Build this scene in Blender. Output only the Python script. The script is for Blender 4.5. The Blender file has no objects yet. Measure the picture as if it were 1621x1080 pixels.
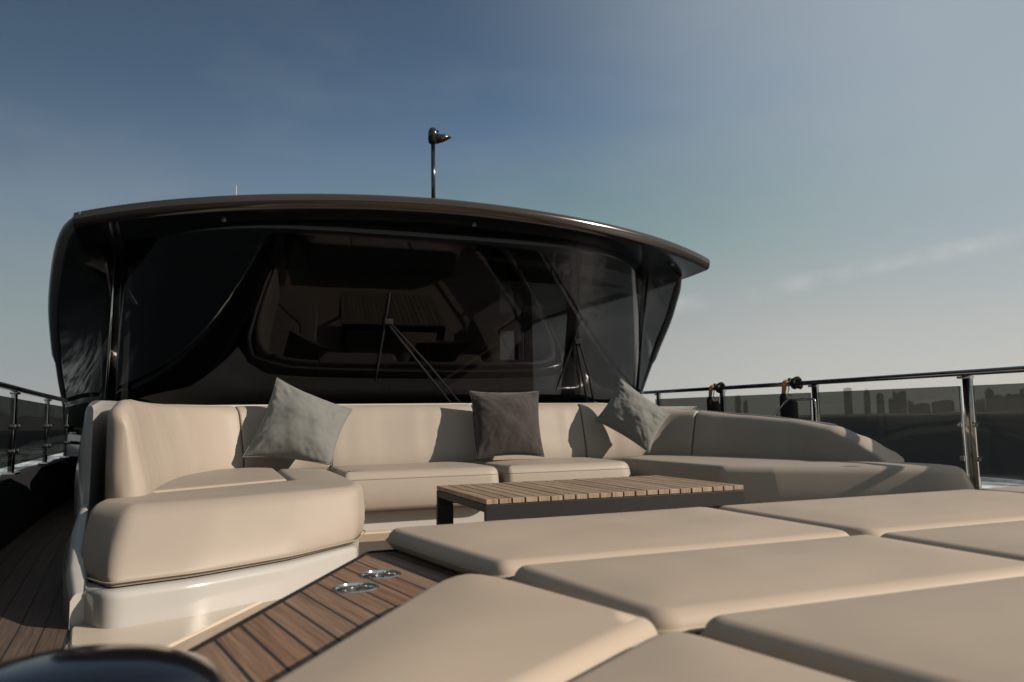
import bpy, bmesh, math, random
from mathutils import Vector, Matrix, noise
from mathutils.geometry import delaunay_2d_cdt
R = math.radians
random.seed(7)
C = bpy.context.scene.collection
S = bpy.context.scene

# ------------------------------------------------------------------ camera
YAW, PITCH, ROLL, EYE = R(21), R(6.0), R(0.95), 0.81
fw = Vector((math.sin(YAW)*math.cos(PITCH), math.cos(YAW)*math.cos(PITCH), math.sin(PITCH)))
r0 = Vector((math.cos(YAW), -math.sin(YAW), 0)); u0 = r0.cross(fw)
rt = r0*math.cos(ROLL) - u0*math.sin(ROLL); up = u0*math.cos(ROLL) + r0*math.sin(ROLL)
cam = bpy.data.cameras.new('camera'); cam_o = bpy.data.objects.new('camera', cam); C.objects.link(cam_o)
m = Matrix.Identity(4)
for i in range(3):
    m[i][0] = rt[i]; m[i][1] = up[i]; m[i][2] = -fw[i]
m[2][3] = EYE
cam_o.matrix_world = m
cam.sensor_width = 36; cam.lens = 1200/1621*36
cam.clip_start = 0.05; cam.clip_end = 60000
cam.dof.use_dof = True; cam.dof.focus_distance = 4.5; cam.dof.aperture_fstop = 4.0
S.camera = cam_o

# ------------------------------------------------------------------ sky and sun
SUN_EL, SUN_AZ = R(27), R(128)          # azimuth clockwise from +Y
w = bpy.data.worlds.new('World'); S.world = w; w.use_nodes = True
nt = w.node_tree; nt.nodes.clear()
N = nt.nodes.new; L = nt.links.new
out = N('ShaderNodeOutputWorld'); bg = N('ShaderNodeBackground')
sky = N('ShaderNodeTexSky'); sky.sky_type = 'NISHITA'; sky.sun_disc = False
sky.sun_elevation = SUN_EL; sky.sun_rotation = -SUN_AZ
sky.air_density = 1.0; sky.dust_density = 1.0; sky.ozone_density = 2.0
hs = N('ShaderNodeHueSaturation'); hs.inputs['Saturation'].default_value = 0.84; hs.inputs['Value'].default_value = 1.0
tc = N('ShaderNodeTexCoord'); sp = N('ShaderNodeSeparateXYZ')
L(tc.outputs['Generated'], sp.inputs[0])
# two thin cirrus streaks low on the right, along a slanting great circle, and a very faint mottled veil
da, db = Vector((0.551, 0.8226, 0.1403)), Vector((0.8094, 0.5538, 0.1956))
pn = da.cross(db).normalized()
nz = N('ShaderNodeTexNoise'); nz.inputs['Scale'].default_value = 9.0; nz.inputs['Detail'].default_value = 5; L(tc.outputs['Generated'], nz.inputs['Vector'])
pd = N('ShaderNodeVectorMath'); pd.operation = 'DOT_PRODUCT'; L(tc.outputs['Generated'], pd.inputs[0]); pd.inputs[1].default_value = pn
w1 = N('ShaderNodeMath'); w1.operation = 'MULTIPLY_ADD'; w1.inputs[1].default_value = 0.045; w1.inputs[2].default_value = -0.0225; L(nz.outputs[0], w1.inputs[0])
w2 = N('ShaderNodeMath'); w2.operation = 'ADD'; L(pd.outputs['Value'], w2.inputs[0]); L(w1.outputs[0], w2.inputs[1])
w3 = N('ShaderNodeMath'); w3.operation = 'ABSOLUTE'; L(w2.outputs[0], w3.inputs[0])
w4 = N('ShaderNodeMapRange'); w4.interpolation_type = 'SMOOTHSTEP'; w4.inputs[1].default_value = 0.016; w4.inputs[2].default_value = 0.0; L(w3.outputs[0], w4.inputs[0])
n2 = N('ShaderNodeTexNoise'); n2.inputs['Scale'].default_value = 5.5; n2.inputs['Detail'].default_value = 8; n2.inputs['Roughness'].default_value = 0.65; L(tc.outputs['Generated'], n2.inputs['Vector'])
w5 = N('ShaderNodeMapRange'); w5.inputs[1].default_value = 0.42; w5.inputs[2].default_value = 0.66; w5.inputs[4].default_value = 0.95; L(n2.outputs[0], w5.inputs[0])
w6 = N('ShaderNodeMath'); w6.operation = 'MULTIPLY'; L(w4.outputs[0], w6.inputs[0]); L(w5.outputs[0], w6.inputs[1])
mp = N('ShaderNodeMapping'); mp.inputs['Scale'].default_value = (1.0, 1.0, 3.2); L(tc.outputs['Generated'], mp.inputs[0])
cn = N('ShaderNodeTexNoise'); cn.inputs['Scale'].default_value = 3.2; cn.inputs['Detail'].default_value = 8; cn.inputs['Roughness'].default_value = 0.6; L(mp.outputs[0], cn.inputs['Vector'])
w7 = N('ShaderNodeMapRange'); w7.inputs[1].default_value = 0.48; w7.inputs[2].default_value = 0.75; w7.inputs[4].default_value = 0.07; L(cn.outputs[0], w7.inputs[0])
cr = N('ShaderNodeMath'); cr.operation = 'ADD'; L(w6.outputs[0], cr.inputs[0]); L(w7.outputs[0], cr.inputs[1])
mixc = N('ShaderNodeMix'); mixc.data_type = 'RGBA'
# thin high veil that brightens the half of the sky on the sun's side
vd = N('ShaderNodeVectorMath'); vd.operation = 'DOT_PRODUCT'; L(tc.outputs['Generated'], vd.inputs[0])
vd.inputs[1].default_value = (math.sin(SUN_AZ)*math.cos(SUN_EL), math.cos(SUN_AZ)*math.cos(SUN_EL), math.sin(SUN_EL))
vr = N('ShaderNodeMapRange'); vr.interpolation_type = 'SMOOTHSTEP'; vr.inputs[1].default_value = -0.10; vr.inputs[2].default_value = 0.42; vr.inputs[4].default_value = 0.85; L(vd.outputs['Value'], vr.inputs[0])
mv = N('ShaderNodeMix'); mv.data_type = 'RGBA'; L(vr.outputs[0], mv.inputs[0]); mv.inputs[7].default_value = (7.1, 8.5, 9.6, 1)
hb = N('ShaderNodeMapRange'); hb.interpolation_type = 'SMOOTHSTEP'; hb.inputs[1].default_value = 0.0; hb.inputs[2].default_value = 0.42; hb.inputs[3].default_value = 0.85; hb.inputs[4].default_value = 0.0; L(sp.outputs[2], hb.inputs[0])
mh = N('ShaderNodeMix'); mh.data_type = 'RGBA'; L(hb.outputs[0], mh.inputs[0]); L(hs.outputs[0], mh.inputs[6]); mh.inputs[7].default_value = (5.8, 6.45, 7.1, 1)
L(mh.outputs[2], mv.inputs[6])
# pale warm air low over the horizon on the sun's side
h2 = N('ShaderNodeMapRange'); h2.interpolation_type = 'SMOOTHSTEP'; h2.inputs[1].default_value = 0.0; h2.inputs[2].default_value = 0.24; h2.inputs[3].default_value = 0.9; h2.inputs[4].default_value = 0.0; L(sp.outputs[2], h2.inputs[0])
h3 = N('ShaderNodeMapRange'); h3.interpolation_type = 'SMOOTHSTEP'; h3.inputs[1].default_value = -0.45; h3.inputs[2].default_value = 0.20; L(vd.outputs['Value'], h3.inputs[0])
h4 = N('ShaderNodeMath'); h4.operation = 'MULTIPLY'; L(h2.outputs[0], h4.inputs[0]); L(h3.outputs[0], h4.inputs[1])
m5 = N('ShaderNodeMix'); m5.data_type = 'RGBA'; L(h4.outputs[0], m5.inputs[0]); L(mv.outputs[2], m5.inputs[6]); m5.inputs[7].default_value = (10.6, 10.8, 10.2, 1)
L(cr.outputs[0], mixc.inputs[0]); L(m5.outputs[2], mixc.inputs[6]); mixc.inputs[7].default_value = (10.8, 10.9, 11.0, 1)
gm = N('ShaderNodeGamma'); gm.inputs[1].default_value = 1.5; L(sky.outputs[0], gm.inputs[0]); cl = N('ShaderNodeVectorMath'); cl.operation = 'MINIMUM'; cl.inputs[1].default_value = (9, 9, 9); L(gm.outputs[0], cl.inputs[0]); tn = N('ShaderNodeVectorMath'); tn.operation = 'MULTIPLY'; tn.inputs[1].default_value = (0.41, 0.63, 0.58); L(cl.outputs[0], tn.inputs[0]); L(tn.outputs[0], hs.inputs['Color']); ex = N('ShaderNodeVectorMath'); ex.operation = 'SCALE'; ex.inputs['Scale'].default_value = 0.660; L(mixc.outputs[2], ex.inputs[0]); L(ex.outputs[0], bg.inputs[0])
bg.inputs[1].default_value = 0.05
L(bg.outputs[0], out.inputs[0])
sun = bpy.data.lights.new('sun', 'SUN'); sun.energy = 5.0; sun.angle = R(0.5); sun.color = (1.0, 0.87, 0.73)
so = bpy.data.objects.new('sun', sun); C.objects.link(so)
sd = Vector((math.sin(SUN_AZ)*math.cos(SUN_EL), math.cos(SUN_AZ)*math.cos(SUN_EL), math.sin(SUN_EL)))
so.rotation_euler = sd.to_track_quat('Z', 'Y').to_euler(); so.location = (20, -15, 30)
S.view_settings.view_transform = 'Standard'; S.view_settings.look = 'None'
S.view_settings.exposure = 0.6; S.view_settings.gamma = 1.0; S.view_settings.use_curve_mapping = False
S.cycles.transparent_max_bounces = 24; S.cycles.max_bounces = 10

# ------------------------------------------------------------------ materials
def mat(name, col, rough=0.5, metal=0.0, spec=0.5, coat=0.0, noise_amt=0.0, noise_scale=6, bump=0.0, bump_scale=200, sheen=0.0, bump2=0.0, bump2_scale=5):
    m = bpy.data.materials.new(name); m.use_nodes = True; t = m.node_tree
    b = t.nodes['Principled BSDF']
    b.inputs['Base Color'].default_value = (*col, 1); b.inputs['Roughness'].default_value = rough
    b.inputs['Metallic'].default_value = metal; b.inputs['Specular IOR Level'].default_value = spec
    b.inputs['Coat Weight'].default_value = coat; b.inputs['Sheen Weight'].default_value = sheen
    tcn = t.nodes.new('ShaderNodeTexCoord')
    if noise_amt:
        n = t.nodes.new('ShaderNodeTexNoise'); n.inputs['Scale'].default_value = noise_scale; n.inputs['Detail'].default_value = 6
        t.links.new(tcn.outputs['Object'], n.inputs['Vector'])
        r = t.nodes.new('ShaderNodeMapRange'); r.inputs[1].default_value = 0.3; r.inputs[2].default_value = 0.7
        r.inputs[3].default_value = 1-noise_amt; r.inputs[4].default_value = 1+noise_amt
        t.links.new(n.outputs[0], r.inputs[0])
        x = t.nodes.new('ShaderNodeVectorMath'); x.operation = 'SCALE'; x.inputs[0].default_value = col
        t.links.new(r.outputs[0], x.inputs['Scale']); t.links.new(x.outputs[0], b.inputs['Base Color'])
    prev = None
    for amt, sc, dist in ((bump2, bump2_scale, 0.02), (bump, bump_scale, 0.001)):
        if amt:
            n = t.nodes.new('ShaderNodeTexNoise'); n.inputs['Scale'].default_value = sc; n.inputs['Detail'].default_value = 3
            t.links.new(tcn.outputs['Object'], n.inputs['Vector'])
            bp = t.nodes.new('ShaderNodeBump'); bp.inputs['Strength'].default_value = amt; bp.inputs['Distance'].default_value = dist
            t.links.new(n.outputs[0], bp.inputs['Height'])
            if prev: t.links.new(prev.outputs[0], bp.inputs['Normal'])
            t.links.new(bp.outputs[0], b.inputs['Normal']); prev = bp
    return m

def teak(name, planks, width, direction=None, col=(0.17, 0.105, 0.062), grey=(0.20, 0.165, 0.13), caulk=0.09, seed=0.0):
    """planks: 'uv' uses the UV map (u across, v along), else object coords turned to direction"""
    m = bpy.data.materials.new(name); m.use_nodes = True; t = m.node_tree; b = t.nodes['Principled BSDF']
    nn = t.nodes.new; ln = t.links.new
    c = nn('ShaderNodeTexCoord'); mpn = nn('ShaderNodeMapping')
    if planks == 'uv': ln(c.outputs['UV'], mpn.inputs[0])
    else:
        ln(c.outputs['Object'], mpn.inputs[0]); mpn.inputs['Rotation'].default_value = (0, 0, direction)
    s = nn('ShaderNodeSeparateXYZ'); ln(mpn.outputs[0], s.inputs[0])
    d = nn('ShaderNodeMath'); d.operation = 'DIVIDE'; d.inputs[1].default_value = width; ln(s.outputs[0], d.inputs[0])
    off = nn('ShaderNodeMath'); off.operation = 'ADD'; off.inputs[1].default_value = 200+seed; ln(d.outputs[0], off.inputs[0])
    fl = nn('ShaderNodeMath'); fl.operation = 'FLOOR'; ln(off.outputs[0], fl.inputs[0])
    fr = nn('ShaderNodeMath'); fr.operation = 'FRACT'; ln(off.outputs[0], fr.inputs[0])
    wn = nn('ShaderNodeTexWhiteNoise'); wn.noise_dimensions = '1D'; ln(fl.outputs[0], wn.inputs['W'])
    gv = nn('ShaderNodeCombineXYZ'); sc = nn('ShaderNodeMath'); sc.operation = 'MULTIPLY'; sc.inputs[1].default_value = 3.2
    ln(s.outputs[1], sc.inputs[0]); s2 = nn('ShaderNodeMath'); s2.operation = 'MULTIPLY'; s2.inputs[1].default_value = 150.0
    ln(s.outputs[0], s2.inputs[0]); s3 = nn('ShaderNodeMath'); s3.operation = 'MULTIPLY'; s3.inputs[1].default_value = 13.7; ln(wn.outputs['Value'], s3.inputs[0])
    ln(s2.outputs[0], gv.inputs[0]); ln(sc.outputs[0], gv.inputs[1]); ln(s3.outputs[0], gv.inputs[2])
    g = nn('ShaderNodeTexNoise'); g.inputs['Scale'].default_value = 1.0; g.inputs['Detail'].default_value = 6; g.inputs['Roughness'].default_value = 0.7; g.inputs['Distortion'].default_value = 0.25
    ln(gv.outputs[0], g.inputs['Vector'])
    a1 = nn('ShaderNodeMath'); a1.operation = 'MULTIPLY_ADD'; a1.inputs[1].default_value = 0.75; ln(wn.outputs['Value'], a1.inputs[0])
    a2 = nn('ShaderNodeMapRange'); a2.inputs[1].default_value = 0.35; a2.inputs[2].default_value = 0.65; a2.inputs[4].default_value = 0.6; ln(g.outputs[0], a2.inputs[0]); ln(a2.outputs[0], a1.inputs[2])
    mc = nn('ShaderNodeMix'); mc.data_type = 'RGBA'; ln(a1.outputs[0], mc.inputs[0]); mc.inputs[6].default_value = (*col, 1); mc.inputs[7].default_value = (*grey, 1)
    dk = nn('ShaderNodeMapRange'); dk.inputs[1].default_value = 0.3; dk.inputs[2].default_value = 0.7; dk.inputs[3].default_value = 0.50; dk.inputs[4].default_value = 1.35; ln(g.outputs[0], dk.inputs[0])
    vm = nn('ShaderNodeVectorMath'); vm.operation = 'SCALE'; ln(mc.outputs[2], vm.inputs[0]); ln(dk.outputs[0], vm.inputs['Scale'])
    ck = nn('ShaderNodeMath'); ck.operation = 'LESS_THAN'; ck.inputs[1].default_value = caulk; ln(fr.outputs[0], ck.inputs[0])
    m2 = nn('ShaderNodeMix'); m2.data_type = 'RGBA'; ln(ck.outputs[0], m2.inputs[0]); ln(vm.outputs[0], m2.inputs[6]); m2.inputs[7].default_value = (0.012, 0.011, 0.011, 1)
    ln(m2.outputs[2], b.inputs['Base Color']); b.inputs['Roughness'].default_value = 0.62
    bp = nn('ShaderNodeBump'); bp.inputs['Strength'].default_value = 0.35; bp.inputs['Distance'].default_value = 0.002
    sb = nn('ShaderNodeMath'); sb.operation = 'SUBTRACT'; ln(g.outputs[0], sb.inputs[0]); ln(ck.outputs[0], sb.inputs[1]); ln(sb.outputs[0], bp.inputs['Height']); ln(bp.outputs[0], b.inputs['Normal'])
    return m

def glassy(name, tint, rough=0.02, ior=1.45, refl=1.0):
    m = bpy.data.materials.new(name); m.use_nodes = True; t = m.node_tree; t.nodes.clear()
    o = t.nodes.new('ShaderNodeOutputMaterial'); mxs = t.nodes.new('ShaderNodeMixShader')
    tr = t.nodes.new('ShaderNodeBsdfTransparent'); tr.inputs[0].default_value = (*tint, 1)
    gl = t.nodes.new('ShaderNodeBsdfGlossy'); gl.inputs['Roughness'].default_value = rough; gl.inputs['Color'].default_value = (refl, refl, refl, 1)
    fn = t.nodes.new('ShaderNodeFresnel'); fn.inputs[0].default_value = ior
    ge = t.nodes.new('ShaderNodeNewGeometry'); iv = t.nodes.new('ShaderNodeMath'); iv.operation = 'SUBTRACT'; iv.inputs[0].default_value = 1.0; t.links.new(ge.outputs['Backfacing'], iv.inputs[1])
    ml = t.nodes.new('ShaderNodeMath'); ml.operation = 'MULTIPLY'; t.links.new(fn.outputs[0], ml.inputs[0]); t.links.new(iv.outputs[0], ml.inputs[1])
    t.links.new(ml.outputs[0], mxs.inputs[0]); t.links.new(tr.outputs[0], mxs.inputs[1]); t.links.new(gl.outputs[0], mxs.inputs[2]); t.links.new(mxs.outputs[0], o.inputs[0])
    return m

M = dict(
    vinyl=mat('beige_vinyl', (0.2349, 0.2009, 0.1660), 0.55, spec=0.35, noise_amt=0.035, noise_scale=3, bump=0.25, bump_scale=420, bump2=0.10, bump2_scale=4),
    vinyl_pad=mat('taupe_vinyl', (0.3040, 0.2487, 0.1947), 0.58, spec=0.3, noise_amt=0.045, noise_scale=2.2, bump=0.25, bump_scale=420, bump2=0.10, bump2_scale=3),
    piping=mat('piping', (0.2116, 0.1719, 0.1190), 0.55),
    gel=mat('white_gelcoat', (0.2975, 0.2886, 0.2738), 0.18, coat=0.4, noise_amt=0.02, noise_scale=2),
    tan=mat('tan_floor', (0.2888, 0.2166, 0.1552), 0.5, noise_amt=0.04, bump=0.3, bump_scale=300),
    charcoal=mat('charcoal_paint_and_shade', (0.012, 0.012, 0.014), 0.8, spec=0.12, noise_amt=0.15),  # roof paint; on the bulwarks its dark tone stands in for shade
    brown=mat('bronze_brown_paint', (0.0183, 0.0121, 0.0077), 0.16, coat=0.6, noise_amt=0.12, noise_scale=1.5),
    black=mat('black_gloss', (0.005, 0.005, 0.006), 0.14, coat=0.25, noise_amt=0.1),
    trim=mat('dark_grey_trim', (0.10, 0.11, 0.115), 0.25, metal=0.3, noise_amt=0.08),
    frame=mat('black_powder_coat', (0.008, 0.008, 0.009), 0.55, spec=0.25, noise_amt=0.15, noise_scale=20),
    steel=mat('polished_steel', (0.40, 0.39, 0.37), 0.09, metal=1.0, noise_amt=0.05, noise_scale=8),
    cup_steel=mat('cup_steel', (0.68, 0.65, 0.62), 0.10, metal=1.0, noise_amt=0.08, noise_scale=12),
    rubber=mat('black_rubber', (0.008, 0.008, 0.008), 0.75, spec=0.12, noise_amt=0.2, bump=0.4, bump_scale=90),
    strap=mat('tan_webbing', (0.30, 0.15, 0.06), 0.7, noise_amt=0.2, noise_scale=30, bump=0.5, bump_scale=300),
    cloth_g=mat('grey_green_linen', (0.1124, 0.1154, 0.1075), 0.9, spec=0.15, sheen=0.2, noise_amt=0.03, noise_scale=40, bump=0.3, bump_scale=420, bump2=0.10, bump2_scale=10),
    cloth_m=mat('mauve_brown_linen', (0.0256, 0.0210, 0.0198), 0.9, spec=0.15, sheen=0.2, noise_amt=0.04, noise_scale=40, bump=0.3, bump_scale=420, bump2=0.10, bump2_scale=10),
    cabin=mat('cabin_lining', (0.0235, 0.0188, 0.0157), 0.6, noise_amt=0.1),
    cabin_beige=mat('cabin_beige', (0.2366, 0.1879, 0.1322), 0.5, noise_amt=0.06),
    frit=mat('black_frit', (0.004, 0.004, 0.004), 0.6, spec=0.1, noise_amt=0.1),
    lens=mat('lens', (0.06, 0.07, 0.08), 0.08, coat=1.0, noise_amt=0.03),
    tower=None)
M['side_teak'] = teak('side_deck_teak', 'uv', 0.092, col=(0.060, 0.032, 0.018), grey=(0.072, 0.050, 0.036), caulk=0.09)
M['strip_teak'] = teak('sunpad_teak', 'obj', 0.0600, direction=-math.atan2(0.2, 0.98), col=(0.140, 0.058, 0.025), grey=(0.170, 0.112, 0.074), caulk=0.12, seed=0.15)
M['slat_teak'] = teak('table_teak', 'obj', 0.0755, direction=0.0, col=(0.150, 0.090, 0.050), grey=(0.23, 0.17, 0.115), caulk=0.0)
M['windshield'] = glassy('tinted_windshield', (0.29, 0.285, 0.28), 0.012, 1.45, 0.7)
M['side_glass'] = glassy('side_window_glass', (0.93, 0.94, 0.95), 0.012, 1.45)
M['rail_glass'] = glassy('smoked_rail_glass', (0.37, 0.38, 0.365), 0.01, 1.45, 0.35)

# ------------------------------------------------------------------ helpers
def obj(name, bm, material, parent=None, smooth=True, kind=None, label=None, cat=None, group=None, norm=True, auto=None):
    me = bpy.data.meshes.new(name)
    if norm: bmesh.ops.recalc_face_normals(bm, faces=bm.faces[:])
    bm.to_mesh(me); bm.free()
    o = bpy.data.objects.new(name, me); C.objects.link(o)
    if material: me.materials.append(material)
    for p in me.polygons: p.use_smooth = smooth
    if auto is not None:
        try: me.set_sharp_from_angle(angle=R(auto))
        except Exception: pass
    if parent: o.parent = parent
    tag(o, label, cat, group, kind)
    return o
def tag(o, label=None, cat=None, group=None, kind=None):
    if label: o['label'] = label
    if cat: o['category'] = cat
    if group: o['group'] = group
    if kind: o['kind'] = kind
    return o
def thing(name, label, cat, group=None, loc=(0, 0, 0)):
    o = bpy.data.objects.new(name, None); C.objects.link(o); o.location = loc; o.empty_display_size = 0.2
    return tag(o, label, cat, group)
def box(bm, c, s, rot=None, bevel=0.0):
    r = bmesh.ops.create_cube(bm, size=1.0); vs = r['verts']
    for v in vs:
        p = Vector((v.co.x*s[0], v.co.y*s[1], v.co.z*s[2]))
        if rot is not None: p = rot @ p
        v.co = p + Vector(c)
    if bevel:
        es = list({e for v in vs for e in v.link_edges})
        bmesh.ops.bevel(bm, geom=es, offset=bevel, segments=2, profile=0.6, affect='EDGES')
def tube(bm, pts, r, seg=12, cap=True):
    pts = [Vector(p) for p in pts]; rings = []
    rr = r if isinstance(r, (list, tuple)) else [r]*len(pts)
    prev = None
    for i, p in enumerate(pts):
        t = (pts[min(i+1, len(pts)-1)] - pts[max(i-1, 0)]).normalized()
        if prev is None:
            a = t.cross(Vector((0, 0, 1)) if abs(t.z) < 0.95 else Vector((1, 0, 0))).normalized()
        else: a = (prev - t*prev.dot(t)).normalized()
        prev = a; b = t.cross(a)
        rings.append([bm.verts.new(p + (a*math.cos(2*math.pi*k/seg) + b*math.sin(2*math.pi*k/seg))*rr[i]) for k in range(seg)])
    bridge(bm, rings, True)
    if cap: bm.faces.new(rings[0]); bm.faces.new(rings[-1])
def bridge(bm, rings, closed):
    for a, b in zip(rings, rings[1:]):
        n = len(a)
        for k in range(n if closed else n-1):
            try: bm.faces.new((a[k], a[(k+1) % n], b[(k+1) % n], b[k]))
            except ValueError: pass
def lathe(bm, prof, c, seg=28, axis=None):
    rings = []
    for (r, z) in prof:
        rings.append([bm.verts.new(Vector(c) + Vector((r*math.cos(2*math.pi*k/seg), r*math.sin(2*math.pi*k/seg), z))) for k in range(seg)])
    bridge(bm, rings, True)
    return rings
def catmull(P, n=8):
    P = [Vector(p) for p in P]; out = []
    for i in range(len(P)-1):
        p0 = P[i-1] if i else P[0]*2-P[1]; p1 = P[i]; p2 = P[i+1]; p3 = P[i+2] if i+2 < len(P) else P[-1]*2-P[-2]
        for k in range(n):
            t = k/n
            out.append(0.5*((2*p1)+(p2-p0)*t+(2*p0-5*p1+4*p2-p3)*t*t+(3*p1-p0-3*p2+p3)*t**3))
    out.append(P[-1]); return out
def round_poly(pts, rad, seg=7, sub=6):
    """round the corners, then subdivide the straight runs; the same count whatever the shape"""
    P = [Vector(p) for p in pts]; n = len(P); out = []
    rad = rad if isinstance(rad, (list, tuple)) else [rad]*n
    arcs = []
    for i in range(n):
        a, b, c = P[i-1], P[i], P[(i+1) % n]
        u = (a-b); v = (c-b); lu, lv = u.length, v.length; u.normalize(); v.normalize()
        ang = math.acos(max(-1, min(1, u.dot(v)))); d = min(rad[i]/max(math.tan(ang/2), 0.05), lu*0.45, lv*0.45)
        s, e = b+u*d, b+v*d
        arcs.append([s*(1-t)**2 + b*2*t*(1-t) + e*t*t for t in [k/seg for k in range(seg+1)]])
    for i in range(n):
        out += arcs[i]
        e, s = arcs[i][-1], arcs[(i+1) % n][0]
        for k in range(1, sub): out.append(e.lerp(s, k/sub))
    return out
def area(P): return sum(P[i-1].x*P[i].y - P[i].x*P[i-1].y for i in range(len(P)))/2
def inset(P, d):
    n = len(P); out = []
    for i in range(n):
        j = 1
        while (P[(i+j) % n]-P[i-j]).length < 1e-6 and j < 4: j += 1
        t = (P[(i+j) % n]-P[i-j]).normalized()
        out.append(P[i] + Vector((-t.y, t.x))*d)
    return out
def dist_poly(p, P):
    best = 1e9
    for i in range(len(P)):
        a, b = P[i-1], P[i]; ab = b-a; l = ab.length_squared
        t = 0 if l == 0 else max(0, min(1, (p-a).dot(ab)/l))
        best = min(best, (p-(a+ab*t)).length)
    return best
def inside(p, P):
    c = False
    for i in range(len(P)):
        a, b = P[i-1], P[i]
        if (a.y > p.y) != (b.y > p.y) and p.x < (b.x-a.x)*(p.y-a.y)/(b.y-a.y)+a.x: c = not c
    return c
def fill(bm, P, zf, step=0.06, holes=()):
    """triangulate a polygon with interior points; zf(p, d) gives the height"""
    pts = [Vector((p.x, p.y)) for p in P]; n = len(pts); edges = [(i, (i+1) % n) for i in range(n)]
    for h in holes:
        s = len(pts); pts += [Vector((p[0], p[1])) for p in h]; edges += [(s+i, s+(i+1) % len(h)) for i in range(len(h))]
    x0, x1 = min(p.x for p in P), max(p.x for p in P); y0, y1 = min(p.y for p in P), max(p.y for p in P)
    ny = int((y1-y0)/step)+1
    for j in range(1, ny):
        y = y0+(y1-y0)*j/ny
        nx = int((x1-x0)/step)+1
        for i in range(nx):
            p = Vector((x0+(x1-x0)*(i+0.5*(j % 2))/nx, y))
            if inside(p, P) and dist_poly(p, P) > step*0.35 and all(not inside(p, [Vector(q) for q in h]) for h in holes): pts.append(p)
    vo, eo, fo, *_ = delaunay_2d_cdt(pts, edges, [], 1, 1e-5)
    vs = [bm.verts.new((v.x, v.y, zf(Vector((v.x, v.y)), dist_poly(Vector((v.x, v.y)), P)))) for v in vo]
    for f in fo:
        c = sum((vo[i] for i in f), Vector((0, 0)))/len(f)
        if any(inside(c, [Vector(q) for q in h]) for h in holes): continue
        if inside(c, P):
            try: bm.faces.new([vs[i] for i in f])
            except ValueError: pass
def wrinkle(p, s=1.0, seed=0.0): return noise.noise(Vector((p.x*3.1+seed, p.y*3.1, seed)))*0.5 + noise.noise(Vector((p.x*8+seed, p.y*8, 3+seed)))*0.22
def soft(name, bot, top, z0, z1, material, parent, r=0.04, crad=0.05, puff=0.012, seam=None, label=None, seed=0.0, ztop=None, step=0.06, wob=0.004):
    """an upholstered cushion: rounded slab, crowned top, with a sewn piping line as its own child"""
    top = top or bot
    B = round_poly(bot, crad); T = round_poly(top, crad)
    if area(B) < 0: B.reverse(); T.reverse()
    zt = ztop or (lambda p: z1)
    bm = bmesh.new(); rings = []
    prof = [(r*0.55, 0.0), (r*0.2, 0.12), (0.0, 0.3), (-0.004, 0.5)]
    H = z1-z0
    for k in range(0, 9):
        a = k/8*math.pi/2
        prof.append((r*(1-math.cos(a)), 1 - r/H*(1-math.sin(a))))
    for ins, t in prof:
        base = [b.lerp(c, t) for b, c in zip(B, T)]
        ring = inset(base, ins)
        rings.append([bm.verts.new((p.x, p.y, z0+(zt(p)-z0)*t)) for p in ring])
    bridge(bm, rings, True)
    last = [Vector((v.co.x, v.co.y)) for v in rings[-1]]
    fill(bm, last, lambda p, d: zt(p)+puff*(1-math.exp(-d/0.10))+(wob*wrinkle(p, 1, seed)*min(1, d/0.05)), step)
    low = [Vector((v.co.x, v.co.y)) for v in rings[0]]
    fill(bm, low, lambda p, d: z0, 0.4)
    bmesh.ops.remove_doubles(bm, verts=bm.verts[:], dist=0.0004)
    o = obj(name, bm, material, parent, label=label)
    if seam is not None:
        bm = bmesh.new(); t = seam
        base = inset([b.lerp(c, t) for b, c in zip(B, T)], -0.0035 if 0.25 < t < 0.75 else 0.0)
        pts = [(p.x, p.y, z0+(zt(p)-z0)*t) for p in base]
        tube(bm, pts+[pts[0]], 0.0035, 6, False)
        obj('piping', bm, M['piping'], o)
    return o

# ------------------------------------------------------------------ hull outline
CL = 2.08
WP = [(-9, 0.02), (-8, 0.75), (-6, 1.55), (-4, 2.12), (-1, 2.72), (1.0, 2.98), (3.7, 3.22), (6.1, 3.49), (8.0, 3.62), (10.3, 3.75), (16, 3.85), (24, 3.8)]
def half(y):
    for (a, b), (c, d) in zip(WP, WP[1:]):
        if y <= c:
            t = (y-a)/(c-a); return b+(d-b)*t
    return WP[-1][1]
def caph(y, side): return (0.46 if side < 0 else 0.22)

# deck sheet with a UV that follows the hull edge
bm = bmesh.new(); uv = bm.loops.layers.uv.new('uv')
ys = [-8.8+0.4*i for i in range(82)]
for side in (-1, 1):
    prev = None
    for y in ys:
        hw = half(y)-0.02; row = []
        for k in range(7):
            d = hw*k/6; row.append((bm.verts.new((CL+side*(hw-d), y, 0)), d))
        if prev:
            for k in range(6):
                vs = (prev[k], prev[k+1], row[k+1], row[k]); f = bm.faces.new([q[0] for q in vs])
                for lp in f.loops:
                    d = next(q[1] for q in vs if q[0] is lp.vert); lp[uv].uv = (d, lp.vert.co.y)
        prev = row
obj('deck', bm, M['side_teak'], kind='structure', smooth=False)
# cockpit sole
bm = bmesh.new()
sole = [Vector(p) for p in ((-0.52, 1.0), (4.68, 1.0), (4.68, 6.0), (-0.52, 6.0))]
fill(bm, sole, lambda p, d: 0.004, 0.8)
obj('floor', bm, M['tan'], kind='structure', smooth=False)
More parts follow.
